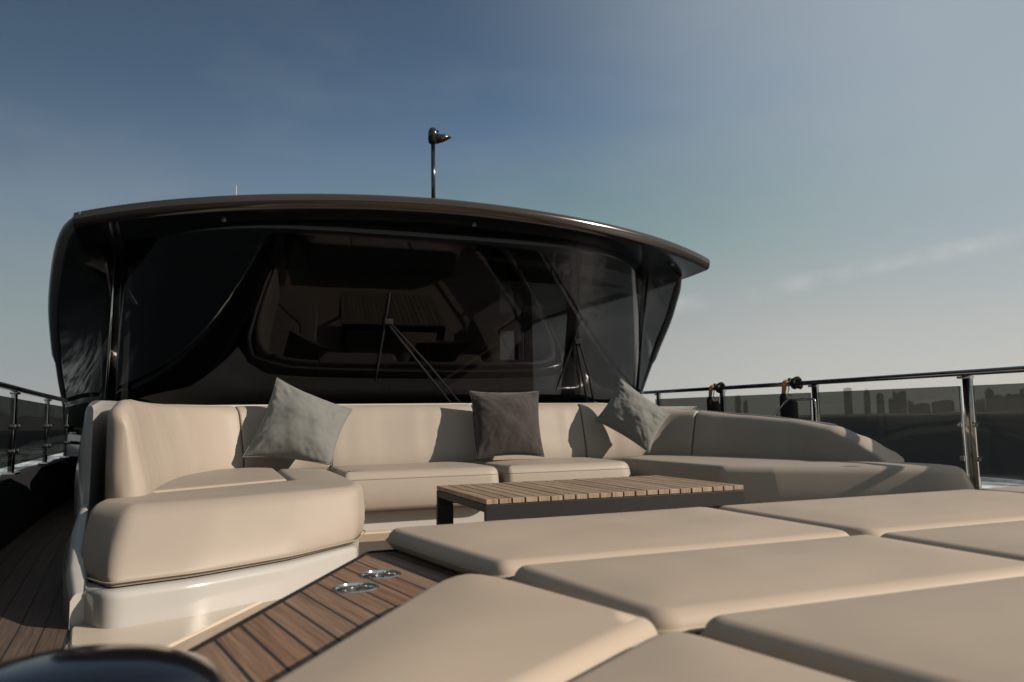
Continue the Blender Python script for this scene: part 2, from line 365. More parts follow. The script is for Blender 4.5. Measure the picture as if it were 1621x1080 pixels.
# hull with bulwarks
hull = thing('yacht_hull', 'white yacht hull carrying the foredeck, shade painted dark inside its low side bulwarks', 'yacht hull')
for side in (-1, 1):
    bm = bmesh.new(); rings = []
    for y in ys:
        hw = half(y); h = caph(y, side); fl = 0.3+0.5*max(0, (3-y)/12)
        prof = [(hw-0.03, -0.05), (hw-0.03, h-0.02), (hw-0.02, h), (hw+0.08, h), (hw+0.09, h-0.03), (hw+0.03, -0.6), (hw*0.9-0.1, -2.0), (hw*0.78-0.15, -3.2)]
        rings.append([bm.verts.new((CL+side*x, y, z)) for x, z in prof])
    bridge(bm, rings, False)
    o = obj('hull_side', bm, M['gel'], hull, auto=35)
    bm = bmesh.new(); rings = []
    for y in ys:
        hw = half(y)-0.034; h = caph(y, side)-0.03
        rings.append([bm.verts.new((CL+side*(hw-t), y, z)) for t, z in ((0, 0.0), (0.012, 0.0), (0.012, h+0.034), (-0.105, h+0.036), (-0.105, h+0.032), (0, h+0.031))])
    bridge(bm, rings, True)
    obj('bulwark_shade_sheet', bm, M['charcoal'], hull, auto=35)  # dark sheet over the white bulwark and cap, shade put into its colour

# ------------------------------------------------------------------ sofa
sofa = thing('sofa', 'large U shaped beige upholstered deck sofa with white moulded base before the windshield', 'sofa')
def mir(P): return [(2*CL-x, y) for x, y in P][::-1]
front_l = [(-0.585, 4.2), (-0.575, 3.72), (-0.41, 3.465), (-0.08, 3.57), (0.34, 3.82), (0.70, 4.19), (0.76, 4.50), (0.78, 5.80)]
U = front_l + mir(front_l) + [(4.74, 6.6), (4.2, 6.95), (-0.05, 6.95), (-0.58, 6.5)]
bm = bmesh.new()
P = round_poly(U, [0.02, 0.12, 0.10, 0.6, 0.6, 0.12, 0.1, 0.05]+[0.05, 0.1, 0.1, 0.1, 0.12, 0.16, 0.15, 0.02]+[0.1]*4)
if area(P) < 0: P.reverse()
rings = []
for ins, z in ((0.0, 0.0), (0.0, 0.125), (0.004, 0.14), (0.012, 0.15), (0.03, 0.157)):
    rings.append([bm.verts.new((p.x, p.y, z)) for p in inset(P, ins)])
bridge(bm, rings, True); fill(bm, inset(P, 0.03), lambda p, d: 0.157, 0.5)
bmesh.ops.remove_doubles(bm, verts=bm.verts[:], dist=0.0004)
obj('base', bm, M['gel'], sofa, auto=40)
# low cream plinth step round the base
pl = [(-0.54, 3.55), (-0.50, 3.28), (-0.22, 3.03), (0.15, 3.66), (0.78, 4.72), (0.86, 5.66)]
PP = pl + mir(pl) + [(4.6, 6.2), (-0.5, 6.2)]
bm = bmesh.new(); P = round_poly(PP, 0.08)
if area(P) < 0: P.reverse()
rings = [[bm.verts.new((p.x, p.y, z)) for p in inset(P, i)] for i, z in ((0, 0.0), (0, 0.010), (0.006, 0.014))]
bridge(bm, rings, True); fill(bm, inset(P, 0.006), lambda p, d: 0.014, 0.6)
obj('plinth', bm, mat('cream_gelcoat', (0.39, 0.335, 0.27), 0.35, noise_amt=0.03), sofa, auto=40)

# outer moulded coaming
CO = [(-0.555, 3.60, 0.14), (-0.60, 3.78, 0.22), (-0.645, 4.1, 0.33), (-0.655, 4.42, 0.43), (-0.655, 4.45, 0.92), (-0.665, 4.62, 0.955), (-0.665, 5.0, 0.965), (-0.62, 5.7, 0.975),
      (-0.48, 6.4, 0.98), (-0.15, 6.85, 0.98), (0.5, 7.0, 0.985), (2.08, 7.03, 0.985), (3.66, 7.0, 0.975), (4.31, 6.85, 0.93), (4.64, 6.4, 0.87), (4.78, 5.7, 0.815),
      (4.825, 5.0, 0.74), (4.82, 4.62, 0.60), (4.81, 4.35, 0.46), (4.80, 4.1, 0.33), (4.76, 3.78, 0.22), (4.715, 3.60, 0.14)]
bm = bmesh.new(); rings = []
for i, (x, y, h) in enumerate(CO):
    a = Vector(CO[max(i-1, 0)][:2]); b = Vector(CO[min(i+1, len(CO)-1)][:2]); t = (b-a).normalized(); n = Vector((-t.y, t.x))   # outward (left of travel)
    if i in (3, 4): n = Vector((-0.62, 0.78))
    bl = 0.05*min(1, max(0, (y-3.6)/1.2))
    prof = [(0.0+bl*0.3, -0.01), (bl, h*0.25), (bl*1.2, h*0.55), (bl*0.7, h*0.8), (0.0, h-0.03), (-0.012, h-0.008), (-0.025, h), (-0.06, h), (-0.072, h-0.012), (-0.075, h-0.03), (-0.075, 0.02)]
    rings.append([bm.verts.new((x+n.x*q, y+n.y*q, z)) for q, z in prof])
bridge(bm, rings, True)
bm.faces.new(rings[0]); bm.faces.new(rings[-1])
obj('coaming', bm, M['gel'], sofa, auto=42)
# backrest panels
BP = [(-0.345, 4.22), (-0.33, 4.7), (-0.29, 5.3), (-0.17, 5.95), (0.08, 6.42), (0.50, 6.56), (0.95, 6.58), (2.08, 6.58), (3.21, 6.58), (3.66, 6.55), (4.05, 6.42), (4.32, 5.95), (4.44, 5.3), (4.50, 4.7), (4.54, 4.28)]
path = catmull([(x, y, 0) for x, y in BP], 12)
cum = [0]
for a, b in zip(path, path[1:]): cum.append(cum[-1]+(b-a).length)
def at(s):
    s = max(0, min(cum[-1], s))
    for i in range(len(path)-1):
        if s <= cum[i+1]:
            t = (s-cum[i])/(cum[i+1]-cum[i]); p = path[i].lerp(path[i+1], t)
            q0 = path[max(i-2, 0)]; q1 = path[min(i+3, len(path)-1)]; return p, (q1-q0).normalized()
    return path[-1], (path[-1]-path[-2]).normalized()
def interp(tab, v):
    if v <= tab[0][0]: return tab[0][1]
    for (a, b), (c, d) in zip(tab, tab[1:]):
        if v <= c:
            t = (v-a)/(c-a); t = t*t*(3-2*t)*0.5+t*0.5; return b+(d-b)*t
    return tab[-1][1]
def top_h(p):
    if p.x > 3.5:
        return interp([(4.28, 0.475), (4.40, 0.545), (4.60, 0.645), (4.84, 0.725), (5.3, 0.785), (5.8, 0.825), (6.3, 0.885), (6.5, 0.93), (6.6, 0.962)], p.y) if p.y < 6.56 else 0.962
    if p.x < 0.3 and p.y < 4.8: return interp([(4.22, 0.90), (4.5, 0.955), (4.8, 0.965)], p.y)
    return 0.968
def sx(x):   # path length where the back row crosses x
    return next(cum[i] for i in range(len(path)) if path[i].x >= x and path[i].y > 6.3)
def panel(name, s0, s1, r0=0.02, r1=0.02, label=None, seed=0):
    bm = bmesh.new(); rings = []; n = max(8, int((s1-s0)/0.045)); ss = []
    for k in range(6):
        a = k/6*math.pi/2; ss.append((s0+r0*(1-math.cos(a)) if False else s0+r0*(1-math.cos(a)), math.sin(a), r0))
    for k in range(n+1): ss.append((s0+r0+(s1-s0-r0-r1)*k/n, 1.0, 0))
    for k in range(5, -1, -1):
        a = k/6*math.pi/2; ss.append((s1-r1*(1-math.cos(a)), math.sin(a), r1))
    for s, f, rr in ss:
        p, t = at(s); nn = Vector((-t.y, t.x, 0)); h = top_h(p); z0 = 0.40; H = h-z0
        thick = 0.27
        if p.x < 1 and p.y < 5.6: thick = 0.19+0.08*max(0, min(1, (p.y-4.4)/1.2))
        k = min(1.0, H/0.5); lean = 0.11*k*(thick/0.27)
        wob = 0.010*noise.noise(Vector((s*2.3, seed, 0.5)))+0.006*noise.noise(Vector((s*9, seed, 1.5)))
        prof = [(0.0, 0.0), (-0.006, 0.10), (0.0, 0.25), (lean*0.28, 0.42), (lean*0.55, 0.6), (lean*0.8, 0.76), (lean, 0.87), (lean+(thick-lean)*0.13, 0.935), (lean+(thick-lean)*0.34, 0.98), (lean+(thick-lean)*0.55, 1.0), (lean+(thick-lean)*0.8, 0.985), (thick-0.005, 0.94), (thick, 0.82), (thick, 0.4), (thick, 0.0)]
        cn_, cz = 0.5*thick, 0.5
        ring = []
        sh = 1-(1-f)*min(1.0, rr/0.12) if rr else 1.0
        for j, (q, zz) in enumerate(prof):
            q2 = cn_+(q+wob*(0.2 < zz < 0.95)*(q < 0.2)-cn_)*(sh if zz > 0 else sh); z2 = zz if zz <= 0.5 else 0.5+(zz-0.5)*(1-(1-f)*min(0.35, rr/0.3))
            ring.append(bm.verts.new(p+nn*q2+Vector((0, 0, z0+H*z2))))
        rings.append(ring)
    bridge(bm, rings, True); bm.faces.new(rings[0]); bm.faces.new(rings[-1])
    return obj(name, bm, M['vinyl'], sofa, label=label)
s_a, s_b, s_c = sx(0.62), sx(2.085), sx(3.24)
s_r = next(cum[i] for i in range(len(path)) if path[i].x > 4.2 and path[i].y < 6.22)
g = 0.004
panel('backrest', 0.0, s_a-0.45-g, 0.10, 0.02, 'wing backrest panel with a rounded upright front end', 1)
panel('backrest', s_a-0.45+g, s_a+0.25-g, 0.02, 0.02, 'curved corner backrest panel behind the grey-green pillow', 2)
panel('backrest', s_a+0.25+g, s_b-g, 0.02, 0.02, None, 3)
panel('backrest', s_b+g, s_c-g, 0.02, 0.02, None, 4)
panel('backrest', s_c+g, s_r-g, 0.02, 0.02, None, 5)
panel('backrest', s_r+g, cum[-1], 0.02, 0.05, 'shaded wing backrest sweeping down in a long curve to its front end', 6)

# seat cushions
wing_bot = [(-0.555, 4.35), (-0.575, 3.80), (-0.42, 3.495), (-0.08, 3.60), (0.34, 3.85), (0.70, 4.20), (0.80, 4.50), (0.80, 6.10), (0.41, 6.40), (0.41, 4.97), (-0.32, 4.43)]
wing_top = [(-0.545, 4.55), (-0.560, 4.10), (-0.38, 3.84), (0.0, 3.95), (0.40, 4.14), (0.72, 4.32), (0.80, 4.62), (0.80, 6.10), (0.41, 6.40), (0.41, 5.02), (-0.32, 4.50)]
rads = [0.05, 0.10, 0.07, 0.6, 0.6, 0.16, 0.1, 0.05, 0.03, 0.03, 0.04]
def wing(mirror, label):
    b = [(4.715, 4.35), (4.735, 3.80), (4.62, 3.53), (4.45, 3.61), (4.03, 3.97), (3.62, 4.31), (3.36, 4.60), (3.36, 6.10), (3.75, 6.40), (3.75, 4.97), (4.48, 4.43)] if mirror else wing_bot
    t = [(4.70, 4.40), (4.715, 3.92), (4.60, 3.66), (4.43, 3.72), (4.03, 4.05), (3.63, 4.38), (3.38, 4.64), (3.36, 6.10), (3.75, 6.40), (3.75, 5.02), (4.48, 4.50)] if mirror else wing_top
    return soft('seat_cushion', b, t, 0.165, 0.462, M['vinyl'], sofa, r=0.055, crad=rads, puff=0.006, seam=0.06, label=label, seed=3+5*mirror, wob=0.006)
wing(False, 'deep end cushion of the sunlit wing, bulging forward over the white base')
wing(True, 'deep end cushion of the shaded wing, bulging forward over the white base')
for mm in (False, True):
    b = [(-0.35, 4.50), (0.395, 5.03), (0.395, 6.60), (-0.1, 6.40), (-0.30, 5.6)]
    if mm: b = [(2*CL-x, y) for x, y in b]
    soft('seat_cushion', b, None, 0.30, 0.452 if mm else 0.470, M['vinyl'], sofa, r=0.018, crad=0.03, puff=0.008, seam=0.93, label='flat inner seat pad of the %s wing' % ('shaded' if mm else 'sunlit'), seed=11)
soft('seat_cushion', [(0.86, 5.64), (2.065, 5.64), (2.065, 6.62), (0.86, 6.62)], [(0.84, 5.67), (2.065, 5.67), (2.065, 6.62), (0.84, 6.62)], 0.165, 0.455, M['vinyl'], sofa, r=0.06, crad=[0.05, 0.10, 0.02, 0.02], puff=0.012, seam=0.80, seed=21)
soft('seat_cushion', [(2.12, 5.64), (3.28, 5.64), (3.30, 6.62), (2.10, 6.62)], [(2.12, 5.67), (3.24, 5.67), (3.28, 6.62), (2.10, 6.62)], 0.165, 0.455, M['vinyl'], sofa, r=0.06, crad=[0.05, 0.12, 0.02, 0.02], puff=0.012, seam=0.80, seed=29)

# ------------------------------------------------------------------ pillows
def pillow(TL, TR, BR, BL, puff, material, label, seed, sag=0.085):
    TL, TR, BR, BL = map(Vector, (TL, TR, BR, BL))
    for p in (TL, TR): p.y -= 0.06
    nrm = (TR-BL).cross(TL-BR).normalized()
    if nrm.y > 0: nrm = -nrm
    bm = bmesh.new(); n = 44; g = {}
    for side in (0, 1):
        for i in range(n+1):
            for j in range(n+1):
                u, v = -1+2*i/n, -1+2*j/n
                if side and (i in (0, n) or j in (0, n)): g[1, i, j] = g[0, i, j]; continue
                cu = u*(1-sag*(1-v*v)*abs(u)**1.5*1.0); cv = v*(1-sag*(1-u*u)*abs(v)**1.5)
                a, b = (cu+1)/2, (cv+1)/2
                p = BL.lerp(BR, a).lerp(TL.lerp(TR, a), b)
                e = (max(0, 1-abs(u)**2.2)**0.62)*(max(0, 1-abs(v)**2.2)**0.62)
                h = puff*e
                # creases running from the corners and edges
                w1 = noise.noise(Vector((u*2.2+seed, v*2.2, seed)))*0.35
                w2 = abs(noise.noise(Vector(((u+v)*1.6+seed, (u-v)*5.2, seed+4))))
                w3 = abs(noise.noise(Vector(((u-v)*1.5+seed, (u+v)*5.6, seed+9))))
                edge = min(1.0, 6*(1-max(abs(u), abs(v))))
                h += puff*0.62*edge*(w1*e - (w2*max(0, u*v) + w3*max(0, -u*v))*0.9*(1-e*0.5))
                h += edge*0.006*noise.noise(Vector((u*9+seed, v*9, 2)))
                g[side, i, j] = bm.verts.new(p+nrm*(h if not side else -max(0.0, puff*0.6*e)))
        for i in range(n):
            for j in range(n):
                q = [g[side, i, j], g[side, i+1, j], g[side, i+1, j+1], g[side, i, j+1]]
                try: bm.faces.new(q if not side else q[::-1])
                except ValueError: pass
    o = thing('pillow', label, 'pillow', 'throw pillows on the deck sofa', ((BL+BR)/2))
    inv = -((BL+BR)/2)
    for v in bm.verts: v.co += inv
    obj('cover', bm, material, o)
    bm = bmesh.new(); k = []
    for i in range(n): k.append(g_at(TL, TR, BR, BL, -1+2*i/n, 1, sag)+inv)
    for i in range(n): k.append(g_at(TL, TR, BR, BL, 1, 1-2*i/n, sag)+inv)
    for i in range(n): k.append(g_at(TL, TR, BR, BL, 1-2*i/n, -1, sag)+inv)
    for i in range(n+1): k.append(g_at(TL, TR, BR, BL, -1, -1+2*i/n, sag)+inv)
    tube(bm, k, 0.0045, 6, False)
    obj('seam', bm, material, o)
    return o
def g_at(TL, TR, BR, BL, u, v, sag):
    cu = u*(1-sag*(1-v*v)*abs(u)**1.5); cv = v*(1-sag*(1-u*u)*abs(v)**1.5); a, b = (cu+1)/2, (cv+1)/2
    return BL.lerp(BR, a).lerp(TL.lerp(TR, a), b)
pillow((0.426, 6.60, 1.195), (1.03, 6.52, 0.925), (0.816, 6.13, 0.487), (0.165, 6.36, 0.56), 0.15, M['cloth_g'], 'grey-green pillow tilted on one corner at the sunlit end of the sofa', 2.3)
pillow((2.09, 6.60, 1.085), (2.755, 6.56, 1.083), (2.66, 6.19, 0.492), (2.04, 6.21, 0.492), 0.14, M['cloth_m'], 'dark mauve-brown pillow upright against the middle of the backrest', 7.1)
pillow((3.62, 6.56, 1.205), (3.99, 6.28, 0.852), (3.716, 6.18, 0.495), (3.32, 6.48, 0.80), 0.14, M['cloth_g'], 'grey-green pillow standing on its corner in the shaded corner of the sofa', 12.9)

# ------------------------------------------------------------------ table
table = thing('coffee_table', 'low slatted teak table on a black metal frame before the sofa', 'table', loc=(2.13, 4.34, 0))
TX0, TX1, TY0, TY1 = -0.82, 0.83, -0.50, 0.49
bm = bmesh.new()
n = 22; pw = (TX1-TX0)/n
for i in range(n):
    cx = TX0+pw*(i+0.5)
    box(bm, (cx, (TY0+TY1)/2+random.uniform(-0.0015, 0.0015), 0.387+random.uniform(-0.001, 0.001)), (pw-0.009, TY1-TY0, 0.026), bevel=0.002)
M['slat_teak'].node_tree.nodes['Mapping'].inputs['Location'].default_value = (-TX0, 0, 0)
obj('tabletop', bm, M['slat_teak'], table, smooth=False)
bm = bmesh.new()
for yy in (TY0+0.02, TY1-0.02): box(bm, ((TX0+TX1)/2, yy, 0.328), (TX1-TX0-0.004, 0.032, 0.085), bevel=0.003)
for xx in (TX0+0.02, TX1-0.02): box(bm, (xx, (TY0+TY1)/2, 0.350), (0.034, TY1-TY0-0.08, 0.041), bevel=0.003)
obj('apron', bm, M['frame'], table, smooth=False)
for xx in (TX0+0.0525, TX1-0.0525):
    for yy in (TY0+0.021, TY1-0.021):
        bm = bmesh.new(); box(bm, (xx, yy, 0.148), (0.105, 0.038, 0.272), bevel=0.003); obj('leg', bm, M['frame'], table, smooth=False)

# ------------------------------------------------------------------ sunpad
sunpad = thing('sunpad', 'wide taupe cushioned sunpad on a teak edged platform in the foreground', 'sunpad')
ZT = 0.435
half_p = [(0.405, 2.26), (-0.066, 1.378), (-0.49, 0.58), (-0.66, -0.6), (-0.3, -2.2)]
plat = half_p + mir(half_p)
P = round_poly(plat, 0.03)
if area(P) < 0: P.reverse()
cups = [(0.378, 1.925), (0.297, 1.798)]
holes = [[(cx+0.048*math.cos(2*math.pi*k/36), cy+0.048*math.sin(2*math.pi*k/36)) for k in range(36)] for cx, cy in cups]
bm = bmesh.new()
rings = [[bm.verts.new((p.x, p.y, z)) for p in inset(P, i)] for i, z in ((0.05, 0.0), (0.03, 0.1), (0.0, 0.36), (0.0, ZT-0.012), (0.004, ZT-0.006))]
bridge(bm, rings, True)
obj('platform', bm, M['gel'], sunpad, auto=35)
bm = bmesh.new()
fill(bm, inset(P, 0.004), lambda p, d: ZT, 0.5, holes)
for h in holes:
    bridge(bm, [[bm.verts.new((x, y, ZT)) for x, y in h], [bm.verts.new((x, y, ZT-0.02)) for x, y in h]], True)
obj('teak_edge', bm, M['strip_teak'], sunpad, smooth=False)
bm = bmesh.new()
pts = [(p.x, p.y, ZT+0.001) for p in inset(P, 0.006)]; tube(bm, pts+[pts[0]], 0.005, 6, False)
obj('edge_caulk', bm, M['rubber'], sunpad)
for cx, cy in cups:
    bm = bmesh.new()
    lathe(bm, [(0.0455, -0.08), (0.0465, -0.006), (0.0475, 0.001), (0.0485, 0.0025), (0.0505, 0.0025), (0.052, 0.0005)], (cx, cy, ZT), 40)
    ch_ = obj('cup_holder', bm, M['cup_steel'], sunpad)
    bm = bmesh.new(); lathe(bm, [(0.0005, -0.078), (0.046, -0.078), (0.046, -0.085), (0.0005, -0.085)], (cx, cy, ZT), 32); obj('cup_mat', bm, M['rubber'], ch_)
def pad(pts, rad=0.05, seed=0, **k):
    soft('cushion', pts, None, ZT+0.006, 0.500, M['vinyl_pad'], sunpad, r=0.034, crad=rad, puff=0.014, seam=0.42, seed=seed, step=0.045, wob=0.010, **k)
pad([(0.455, 2.30), (0.575, 1.605), (1.612, 1.605), (1.612, 2.31)], [0.06, 0.05, 0.07, 0.05], 1)
pad([(1.632, 2.31), (1.632, 1.605), (2.90, 1.605), (2.90, 2.31)], [0.05, 0.07, 0.05, 0.05], 2)
pad([(2.92, 2.31), (2.92, 1.605), (3.585, 1.605), (3.705, 2.30)], 0.05, 3)
pad([(0.588, 1.588), (0.655, 1.085), (1.605, 1.085), (1.605, 1.588)], [0.04, 0.06, 0.06, 0.04], 4)
pad([(1.625, 1.588), (1.625, 1.085), (2.90, 1.085), (2.90, 1.588)], [0.04, 0.06, 0.06, 0.04], 5)
pad([(2.92, 1.588), (2.92, 1.085), (3.505, 1.085), (3.572, 1.588)], 0.05, 6)
pad([(0.700, 1.068), (0.92, 0.10), (1.605, 0.10), (1.605, 1.068)], [0.05, 0.06, 0.06, 0.04], 7)
pad([(1.625, 1.068), (1.625, 0.10), (2.90, 0.10), (2.90, 1.068)], [0.04, 0.06, 0.06, 0.04], 8)
pad([(2.92, 1.068), (2.92, 0.10), (3.25, 0.10), (3.47, 1.068)], 0.05, 9)
pad([(0.505, 1.655), (0.045, 1.01), (-0.40, 0.38), (-0.25, 0.22), (0.335, 0.862), (0.655, 1.07)], [0.11, 0.4, 0.1, 0.1, 0.4, 0.03], 10)
pad([(0.652, 1.052), (0.345, 0.852), (-0.235, 0.205), (-0.1, -0.3), (0.86, -0.3), (0.86, 0.12)], [0.07, 0.4, 0.1, 0.1, 0.1, 0.4], 11)
# glossy black rounded cover close to the lens, lower left
cov = thing('windlass_cover', 'glossy black rounded cover out of focus in the near corner beside the sunpad', 'cover', loc=(-0.145, 0.966, 0.0))
bm = bmesh.new()
pr = [(0.150, 0.437), (0.166, 0.45), (0.170, 0.475), (0.163, 0.505), (0.145, 0.532), (0.115, 0.546), (0.08, 0.555), (0.04, 0.560), (0.001, 0.561)]
rg = lathe(bm, pr, (0, 0, 0), 48)
obj('dome', bm, M['black'], cov)
bm = bmesh.new(); lathe(bm, [(0.150, 0.436), (0.180, 0.4365), (0.180, 0.445), (0.164, 0.450)], (0, 0, 0), 48); obj('rim', bm, M['rubber'], cov)

# ------------------------------------------------------------------ wheelhouse
WC = 2.0
wh = thing('wheelhouse', 'dark wraparound wheelhouse with reverse raked tinted windshield under a bronze brow', 'wheelhouse')
ZB, ZG = 0.95, 2.66
def gpt(s, z):
    t = (z-ZB)/(ZG-ZB); a = abs(s)**4.2
    return Vector((WC+s*(3.1-0.1*t), (7.68+1.12*a)*(1-t)+(7.13+1.07*a)*t, z))
def strip(name, f, us, vs, material, parent, th=0.012, **k):
    bm = bmesh.new(); g = [[bm.verts.new(f(u, v)) for v in vs] for u in us]; bridge(bm, g, False)
    o = obj(name, bm, material, parent, **k)
    md = o.modifiers.new('thick', 'SOLIDIFY'); md.thickness = th; md.offset = 0
    return o
US = [-1+2*i/48 for i in range(49)]; VS = [ZB+(2.80-ZB)*i/8 for i in range(9)]
strip('windshield', gpt, US, VS, M['windshield'], wh)
# black frit border behind the glass edges, set back 2 cm
def off(f, d): return lambda u, v: f(u, v)+Vector((0, d, 0))
strip('window_border', off(gpt, 0.03), US, [2.48, 2.6, 2.70, 2.80], M['frit'], wh, 0.004)
strip('window_border', off(gpt, 0.03), US, [ZB-0.02, 1.0, 1.04], M['frit'], wh, 0.004)
for a, b in ((-1, -0.955), (0.935, 1.0)): strip('window_border', off(gpt, 0.03), [a, (a+b)/2, b], VS, M['frit'], wh, 0.004)
strip('mullion', off(gpt, 0.035), [0.50, 0.535], VS, M['frit'], wh, 0.02)
strip('mullion', off(gpt, 0.035), [-0.535, -0.50], VS, M['frit'], wh, 0.02)
# side fins: from the windshield corner out to the swept leading edge
FE = {1: [(3.29, 7.90, 2.56), (3.41, 8.25, 2.33), (3.53, 8.60, 2.11), (3.56, 8.95, 1.78), (3.54, 9.20, 1.43), (3.50, 9.40, 1.08), (3.45, 9.50, 0.80)],
      -1: [(3.19, 7.42, 2.69), (3.40, 7.85, 2.50), (3.60, 8.7, 2.13), (3.68, 9.3, 1.78), (3.72, 9.9, 1.38), (3.71, 10.2, 1.08), (3.70, 10.35, 0.75)]}
for sd_ in (-1, 1):
    E_ = catmull([(WC+sd_*w_, y, z) for w_, y, z in FE[sd_]], 5)
    n = len(E_)
    In = [gpt(sd_, 2.66-(2.66-0.75)*i/(n-1)) for i in range(n)]
    def fin(u, v, E_=E_, In=In):
        i = int(round(u)); p = In[i].lerp(E_[i], v)
        return p + Vector((sd_*0.10, 0.12, 0))*math.sin(v*math.pi)*0.5
    strip('corner_window', fin, list(range(n)), [k/8 for k in range(9)], M['windshield'], wh)
    bm = bmesh.new()
    Rr = [0.012, 0.028, 0.042]+[0.05]*(n//2)+[0.03]*(n-3-n//2)
    tube(bm, E_, Rr, 10); obj('edge_trim', bm, M['trim'], wh)
    # side glass running aft
    def sidew(u, v, E_=E_, sd_=sd_):
        i = int(round(v)); p = E_[i].copy(); q = Vector((WC+sd_*(3.45-0.1*(p.z-1)), 16, p.z)); return p.lerp(q, u)
    strip('side_window', sidew, [0, 0.25, 0.5, 0.75, 1.0], list(range(n)), M['side_glass'] if sd_ > 0 else M['windshield'], wh, smooth=True)
    bm = bmesh.new()
    tube(bm, [gpt(sd_, 0.97)+Vector((0, -0.012, 0)), gpt(sd_, 1.5)+Vector((0, -0.012, 0)), gpt(sd_, 2.60)+Vector((0, -0.012, 0))], [0.024, 0.018, 0.010], 10)
    obj('corner_strip', bm, M['steel'] if sd_ < 0 else M['black'], wh)
# lower wall
bm = bmesh.new()
lo = [Vector((WC-3.7, 10.4, 0))]+[Vector((WC-3.2, 9.4, 0))]+[gpt(u, ZB) for u in US]+[Vector((WC+3.2, 9.4, 0))]+[Vector((WC+3.7, 10.4, 0))]
bridge(bm, [[bm.verts.new((p.x, p.y+0.01, 0.0)) for p in lo], [bm.verts.new((p.x, p.y+0.01, ZB)) for p in lo]], False)
o = obj('lower_wall', bm, M['black'], wh); md = o.modifiers.new('t', 'SOLIDIFY'); md.thickness = 0.04; md.offset = 0
bm = bmesh.new(); rows = []
for u in [-1+2*k/40 for k in range(41)]:
    g0 = gpt(u, ZB); x1 = max(-0.60, min(4.62, CL+(g0.x-WC)*0.86)); y1 = 7.05 if abs(u) < 0.72 else 7.05-1.6*(abs(u)-0.72)
    p1 = Vector((x1, y1, 0.93)); p0 = Vector((g0.x, g0.y-0.01, 0.935))
    rows.append([bm.verts.new(v) for v in (p1-Vector((0, 0, 0.2)), p1, p1.lerp(p0, 0.5)+Vector((0, 0, 0.012)), p0, p0-Vector((0, 0, 0.2)))])
bridge(bm, rows, False); obj('shelf', bm, M['gel'], wh)
# brow and roof
def browY(s): return 6.70+0.75*abs(s)**2.4
def browX(s): return WC+(3.4 if s > 0 else 3.25)*s
def browZ(s): return 2.90-0.17*abs(s)**1.6-(0.03*abs(s)**8)
BS = [math.copysign(1-(1-abs(t))**1.3, t) if t else 0 for t in [-1+2*i/80 for i in range(81)]]
bm = bmesh.new(); rings = []
for s in BS:
    x, y, z = browX(s), browY(s), browZ(s)
    prof = [(y+0.55, z+0.03), (y+0.12, z+0.012), (y+0.025, z), (y, z-0.02), (y-0.004, z-0.06), (y+0.012, z-0.108), (y+0.03, z-0.125), (y+0.06, z-0.135)]
    rings.append([bm.verts.new((x, a, b)) for a, b in prof])
bridge(bm, rings, False)
obj('brow', bm, M['brown'], wh)
bm = bmesh.new(); rings = []
for s in BS:
    x, y, z = browX(s), browY(s), browZ(s)
    rings.append([bm.verts.new((x, a, b)) for a, b in ((y+0.058, z-0.1345), (y+0.4, z-0.15), (y+1.2, z-0.16), (9.2, z-0.17))])
bridge(bm, rings, False)
obj('soffit', bm, M['black'], wh)
bm = bmesh.new(); rings = []
for s in BS:
    x, y, z = browX(s), browY(s), browZ(s)
    rings.append([bm.verts.new((WC+(x-WC)*q, a, b)) for q, a, b in ((1, y+0.54, z+0.028), (1, 9, z+0.06), (0.99, 12, z+0.08), (0.95, 16, z+0.08))])
bridge(bm, rings, False)
obj('roof', bm, M['charcoal'], wh)
for sd_ in (-1, 1):
    bm = bmesh.new(); s = sd_; x, y, z = browX(s), browY(s), browZ(s)
    tube(bm, [(x-sd_*0.03, y+0.06, z-0.065), (x+sd_*0.02, 8.2, z-0.07), (x+sd_*0.1, 9.5, z-0.07), (WC+sd_*3.4, 12, z-0.05), (WC+sd_*3.3, 16, z-0.05)], 0.058, 10)
    obj('roof_edge', bm, M['trim'], wh)
# cabin inside
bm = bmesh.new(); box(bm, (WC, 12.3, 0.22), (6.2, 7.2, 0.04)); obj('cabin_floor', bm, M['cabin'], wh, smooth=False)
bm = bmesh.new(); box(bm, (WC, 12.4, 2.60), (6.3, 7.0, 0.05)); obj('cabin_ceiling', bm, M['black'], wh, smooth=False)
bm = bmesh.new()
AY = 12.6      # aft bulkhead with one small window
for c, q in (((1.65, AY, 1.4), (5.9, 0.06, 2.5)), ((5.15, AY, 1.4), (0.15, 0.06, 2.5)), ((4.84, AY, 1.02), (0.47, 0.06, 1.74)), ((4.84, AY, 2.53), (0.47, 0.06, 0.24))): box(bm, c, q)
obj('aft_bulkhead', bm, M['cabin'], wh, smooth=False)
for yy in (11.0, 13.4):
    for sd_ in (-1, 1):
        bm = bmesh.new(); box(bm, (WC+sd_*3.28, yy, 1.5), (0.10, 0.22, 2.3)); obj('pillar', bm, M['cabin'], wh, smooth=False)
